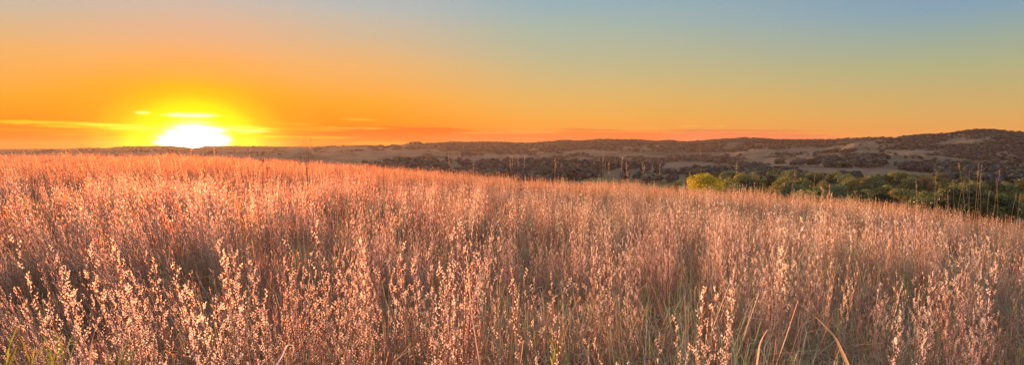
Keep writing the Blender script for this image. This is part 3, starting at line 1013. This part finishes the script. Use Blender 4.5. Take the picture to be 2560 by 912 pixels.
def stalks():
    random.seed(77)
    T = [  # px, y top, depth, kind, lean px
        (435, 368, 13, 'thin', 4), (478, 372, 12, 'thin', -4), (521, 369, 12, 'thin', 6), (535, 366, 12, 'plume', -6), (625, 376, 13, 'plume', 0),
        (783, 377, 14, 'thin', 3), (907, 420, 9, 'plume', 0),
        (1121, 383, 12, 'plume', -12), (1137, 386, 14, 'thin', 4), (1142, 388, 14, 'thin', -4), (1150, 384, 15, 'thin', 0), (1158, 363, 13, 'thin', 2),
        (1175, 393, 13, 'thin', 0), (1185, 400, 15, 'plume', 5), (1189, 369, 14, 'thin', 0), (1195, 385, 16, 'thin', 2), (1211, 386, 16, 'thin', 0), (1220, 394, 15, 'thin', 0),
        (1275, 389, 10, 'plume', -5), (1281, 388, 11, 'plume', 2), (1295, 387, 11, 'plume', 2), (1312, 391, 12, 'plume', 4), (1388, 398, 8.5, 'plume', 5),
        (1403, 408, 15, 'thin', 2), (1443, 409, 14, 'thin', 0), (1484, 400, 14, 'thin', -3), (1498, 392, 14, 'thin', 2), (1508, 378, 12, 'plume', 0), (1513, 406, 14, 'thin', -3),
        (1522, 405, 11, 'plume', 0), (1556, 393, 10, 'plume', 10), (1566, 405, 11, 'plume', -3), (1569, 430, 10, 'plume', 0), (1607, 407, 11, 'plume', -3), (1612, 414, 12, 'thin', 4),
        (1624, 397, 14, 'thin', 2), (1650, 408, 11, 'plume', 3), (1680, 422, 14, 'thin', 4), (1725, 428, 12, 'thin', 0), (1750, 375, 11, 'thin', 0), (1778, 440, 13, 'thin', 0),
        (1842, 404, 10, 'plume', 1), (1988, 425, 10, 'plume', 2), (2038, 432, 10, 'thin', 20), (2074, 462, 12, 'plume', 0),
        (2291, 447, 9.5, 'plume', -8), (2340, 445, 11, 'thin', 0), (2350, 462, 11, 'thin', 8), (2383, 449, 11, 'thin', 0), (2397, 408, 9, 'thin', -16), (2411, 448, 11, 'thin', 14),
        (2424, 425, 10, 'thin', 1), (2447, 408, 9, 'plume', 12), (2455, 412, 10, 'thin', 6), (2452, 438, 10, 'plume', 4), (2475, 478, 10, 'thin', 0), (2492, 448, 10, 'thin', 12), (2500, 425, 9.5, 'thin', 3),
        (2543, 484, 9, 'thin', 0), (2553, 485, 9.5, 'thin', 2), (2418, 462, 9.5, 'thin', -10), (2372, 478, 10, 'plume', 12)]
    T.sort()
    front = {435: 'below the sun disc', 1388: 'with knotted wavy head, right of the two orange pairs'}
    for i, (px, yt, D, kind, ln) in enumerate(T):
        look = {'thin': 'thin pale bare grass stalk', 'plume': 'tan plumed tall grass stalk'}[kind]
        where = 'against the sunset glow' if px < 1000 else 'against the dark creek trees' if px < 1460 else 'against the tan far fields' if px < 1900 else 'against the green valley wood'
        tall_stalk(px, yt, D, kind, i, '%s %s, %s tall stalk from the left' % (look, where, nth(i)), ln)
    for i, (px, yt, ln, lab) in enumerate([(655, 377, 4, 'dark dried weed with round seed heads right of the sun, leftmost'), (669, 379, 6, 'dark dried weed with hooked top beside a leftmost taller one'),
                                           (750, 381, 2, 'squat dark weed with crowded seed heads left of the feathery stalks'), (770, 386, 0, 'slim dark weed with one round head under the feathery stalks'),
                                           (1300, 440, 0, 'dark green weed among orange stalks on the field crest')]):
        tall_stalk(px, yt, 11, 'weed', i, lab, ln)
    # the feathery drooping spray above the horizon right of the sun
    D = 10.0; b = Vector(((768 - 1280) / F * D, D, 0)); b.z = Hs(b.x, b.y)
    o = empty('feathery_grass', b, 'feathery drooping grass spray crossing the skyline right of the sun', 'grass spray')
    sg = G(); fg = G()
    for (px, yt, droop) in [(757, 346, -5), (765, 341, -3), (771, 341, 3), (778, 344, 5), (761, 352, -6)]:
        top = at(px, yt, D) - b
        mid = Vector((0, 0, top.z * .6)); q = [Vector((0, 0, 0)), mid, mid.lerp(top, .7) + Vector((0, 0, .02)), top, top + Vector((droop / F * D, 0, -.03))]
        sg.tube(q, [.003, .0025, .002, .0014, .001], (.34, .16, .07, .3), n=4)
        for j in range(22):
            t = random.random(); p = q[2].lerp(q[3], t); tuft(fg, p, Vector((droop * .1, 0, 1)) + rv(.3), .02, .003, (.5, .26, .1, .8), 1)
    sg.obj('stem', M_GRASS, o); fg.obj('seed_head', M_GRASS, o)


# ------------------------------------------------------------------ near single plants
def near_clumps():
    random.seed(9)
    spec = [  # px, y top, depth, stems, spread, lean, label
        (800, 560, 2.9, 10, .07, (0, 0), 'tall cream seed plumes standing highest left of centre'),
        (950, 585, 3.0, 9, .06, (.02, 0), 'upright plume clump with gold tips just left of centre foreground'),
        (1040, 600, 3.1, 9, .07, (-.04, 0), 'pale plume clump with a splayed dry leaf left of centre'),
        (1190, 570, 3.2, 10, .06, (.03, 0), 'bright red stemmed clump rising near the middle of the foreground'),
        (1530, 570, 3.4, 9, .05, (0, 0), 'red stemmed clump with orange tip right of the middle'),
        (1420, 640, 2.9, 10, .09, (-.03, 0), 'cream tufted clump between the two tallest red stemmed clumps'),
        (1795, 690, 2.5, 12, .05, (.04, 0), 'dense white tufted red clump low right of centre'),
        (1890, 570, 3.5, 9, .05, (-.03, 0), 'slim white plumed clump behind the low dense white one'),
        (1975, 545, 3.7, 8, .05, (.0, 0), 'slender pink plumed clump halfway to the right edge'),
        (2340, 690, 2.7, 9, .10, (.05, 0), 'loose clump with curled white tufts near the right edge'),
        (2430, 600, 3.2, 10, .08, (0, 0), 'pink plumed clump standing before the right edge'),
        (280, 600, 2.8, 13, .09, (-.24, 0), 'leaning glowing plume clump below and left of the sun'),
        (130, 590, 2.7, 12, .09, (-.26, 0), 'strongly left leaning plume clump by the left edge'),
        (560, 600, 2.9, 12, .08, (-.08, 0), 'gold lit plume clump below and right of the sun'),
        (690, 660, 2.6, 9, .07, (-.12, 0), 'cream clump leaning left at the foot of the tallest plumes'),
        (430, 700, 2.4, 11, .09, (-.16, 0), 'broad pale clump low under the sun'),
    ]
    for px, yt, D, ns, sp, ln, lab in spec:
        p = at(px, yt, D); hgt = p.z - Hs(p.x, p.y)
        b = Vector((p.x - ln[0] * hgt, p.y, 0)); b.z = Hs(b.x, b.y)
        o = empty('bluestem_clump', b, lab, 'grass clump', 'plumed grass clumps in the foreground')
        sg = G(); pg = G()
        for k in range(ns):
            a = random.uniform(0, 6.28); rr = sp * math.sqrt(random.random())
            bb = Vector((math.cos(a) * rr, math.sin(a) * rr, -.03))
            l = Vector((ln[0], ln[1], 0)) + hdir(a) * (rr / sp) * random.uniform(0, .14) + rv(.035); l.z = 0
            stem(sg, pg, bb, hgt * (1.0 if k == 0 else random.uniform(.72, .98)), l, 0, 1.3)
        sg.obj('stem_bundle', M_GRASS, o); pg.obj('seed_plume', M_GRASS, o)


def near_blades():
    random.seed(3)

    def blade(name, pts, ws, col, lab, cat, D, tw=.0):
        P3 = [at(px, y, d) for px, y, d in pts]
        # carry the blade down to the soil
        b = P3[0]; gz = Hs(b.x, b.y)
        d0 = P3[0] - P3[1]
        P3 = [Vector((b.x + d0.x * 1.5, b.y + .03, gz)), b + d0.normalized() * .06] + P3
        ws = [ws[0], ws[0]] + ws
        # smooth
        Q = []; W = []
        n = len(P3)
        for k in range(n - 1):
            p0 = P3[max(k - 1, 0)]; p1 = P3[k]; p2 = P3[k + 1]; p3 = P3[min(k + 2, n - 1)]
            for j in range(6):
                t = j / 6
                Q.append(.5 * ((2 * p1) + (p2 - p0) * t + (2 * p0 - 5 * p1 + 4 * p2 - p3) * t * t + (3 * p1 - p0 - 3 * p2 + p3) * t ** 3))
                W.append(ws[k] * (1 - t) + ws[k + 1] * t)
        Q.append(P3[-1]); W.append(ws[-1])
        g = G(); i0 = 0; o0 = Q[0].copy()
        m = len(Q)
        for k in range(m):
            tg = (Q[min(k + 1, m - 1)] - Q[max(k - 1, 0)]).normalized()
            s = tg.cross(Vector((0, 1, .25))).normalized(); dn = tg.cross(s).normalized()
            c = jit(col, .06); p = Q[k] - o0; w = W[k] * .5
            g.v += [p - s * w, p + dn * w * .35, p + s * w]; g.c += [c, tuple(v * .9 for v in c[:3]) + (c[3],), c]
        for k in range(m - 1):
            a = 3 * k; g.f += [(a, a + 1, a + 4, a + 3), (a + 1, a + 2, a + 5, a + 4)]
        o = g.obj(name, M_GRASS, None, o0)
        tag(o, lab, cat)
        return o
    blade('bent_grass_blade', [(2150, 960, 1.75), (2118, 890, 1.8), (2092, 842, 1.85), (2040, 790, 1.95), (1985, 752, 2.1), (1930, 745, 2.2)], [.008, .008, .005, .0028, .002, .001], (.62, .34, .16, .7),
          'wide tan dry blade bending left from the bottom edge right of centre', 'grass blade', 1.8)
    blade('dry_leaf', [(1895, 960, 1.9), (1902, 900, 1.9), (1908, 860, 1.92), (1925, 828, 1.95)], [.005, .005, .004, .002], (.72, .42, .30, .8),
          'upright pinkish dry leaf at the bottom edge right of the dense white clump', 'grass leaf', 1.9)
    blade('dry_leaf', [(212, 960, 1.9), (214, 880, 1.9), (226, 830, 1.95), (245, 792, 2.0)], [.006, .006, .004, .002], (.60, .32, .22, .7),
          'tall pink brown dry leaf rising beside the green sprouts at lower left', 'grass leaf', 1.9)
    blade('curled_grass_blade', [(655, 960, 1.9), (695, 900, 1.9), (712, 868, 1.92), (728, 872, 1.95), (722, 900, 2.0)], [.004, .004, .0035, .003, .001], (.78, .66, .60, .6),
          'whitish blade curled into a hook at the bottom left of centre', 'grass blade', 1.9)
    blade('curled_grass_blade', [(160, 960, 1.9), (165, 905, 1.9), (180, 896, 1.92), (198, 900, 1.95), (206, 912, 2.0)], [.004, .004, .004, .003, .001], (.74, .56, .48, .6),
          'pale arching blade at the bottom edge beside the largest green sprout', 'grass blade', 1.9)
    # thin long arching straws
    blade('arching_straw', [(1205, 960, 2.0), (1180, 800, 2.1), (1172, 720, 2.1), (1165, 640, 2.1)], [.003, .003, .003, .002], (.62, .42, .26, .5),
          'straight pale straw standing alone near the middle of the foreground', 'grass straw', 2.0)
    for px, yb, D, n, L, col, lab in [(150, 948, 2.05, 14, .10, (.26, .34, .04, .8), 'largest bright green leafy sprout at the bottom left'),
                                      (275, 955, 2.1, 7, .09, (.30, .33, .04, .8), 'yellow green sprout right of the largest one at bottom left'),
                                      (85, 950, 2.0, 6, .11, (.40, .30, .05, .8), 'yellowing upright sprout left of the largest green one'),
                                      (3, 950, 2.0, 8, .14, (.38, .36, .03, .9), 'green blades cut by the left edge of the picture'),
                                      (1405, 925, 2.3, 6, .09, (.42, .40, .03, .9), 'small yellow green sprout low right of the middle')]:
        b = at(px, yb, D); gz = Hs(b.x, b.y); o = empty('green_sprout', (b.x, b.y, gz), lab, 'green sprout', 'green sprouts in the foreground')
        st = G(); lf = G(); z = b.z - gz
        for k in range(3):
            e = Vector((random.uniform(-.03, .03), random.uniform(-.03, .03), z))
            st.tube([Vector((0, 0, -.02)), e * .5 + Vector((.01, 0, 0)), e], [.003, .0025, .002], (.25, .22, .05, .3), n=4)
            for j in range(n):
                a = random.uniform(0, 6.28); out = hdir(a); l = L * random.uniform(.5, 1.0); p = e + Vector((0, 0, random.uniform(-.12, .06))); u = random.uniform(.7, 1.3)
                q = [p, p + out * l * .18 + Vector((0, 0, l * .35 * u)), p + out * l * .38 + Vector((0, 0, l * .7 * u)), p + out * l * .6 + Vector((0, 0, l * .95 * u))]
                lf.ribbon(q, [.003, .005, .004, .0006], Vector((-out.y, out.x, 0)), jit(col, .25))
        st.obj('stem', M_GRASS, o); lf.obj('leaf_spray', M_LEAF, o)


near_clumps()
near_blades()
stalks()


valley_trees()
woodland()
hill_shrubs()


# ------------------------------------------------------------------ evening haze
def haze():
    x, y0, y1, zb, zt = 6700, -6700, 6700, -60, 78
    v = [(-x, y0, zb), (x, y0, zb), (x, y1, zb), (-x, y1, zb), (-x, y0, zt), (x, y0, zt), (x, y1, zt), (-x, y1, zt)]
    f = [(0, 3, 2, 1), (4, 5, 6, 7), (0, 1, 5, 4), (1, 2, 6, 5), (2, 3, 7, 6), (3, 0, 4, 7)]
    me = bpy.data.meshes.new('haze'); me.from_pydata(v, [], f)
    m = bpy.data.materials.new('haze'); m.use_nodes = True; t = m.node_tree; t.nodes.clear()
    pv = t.nodes.new('ShaderNodeVolumePrincipled')
    pv.inputs['Color'].default_value = (1.0, .64, .38, 1)
    pv.inputs['Density'].default_value = HAZE_D
    pv.inputs['Anisotropy'].default_value = HAZE_G
    o = t.nodes.new('ShaderNodeOutputMaterial'); t.links.new(pv.outputs[0], o.inputs['Volume'])
    me.materials.append(m)
    ob = bpy.data.objects.new('haze', me); COL.objects.link(ob); ob['kind'] = 'stuff'
    ob['label'] = 'warm evening haze lying over the valley and hills'; ob['category'] = 'haze'


HAZE_D = 2.2e-5
HAZE_G = .42
haze()

# ------------------------------------------------------------------ render settings
cy = sc.cycles
cy.max_bounces = 7; cy.diffuse_bounces = 3; cy.glossy_bounces = 1; cy.transmission_bounces = 5
cy.transparent_max_bounces = 4; cy.volume_bounces = 0
cy.use_denoising = True
cy.sample_clamp_indirect = 6.0
sc.view_settings.view_transform = 'Standard'
sc.view_settings.look = 'None'
sc.view_settings.exposure = 1.4
sc.view_settings.gamma = 1.0
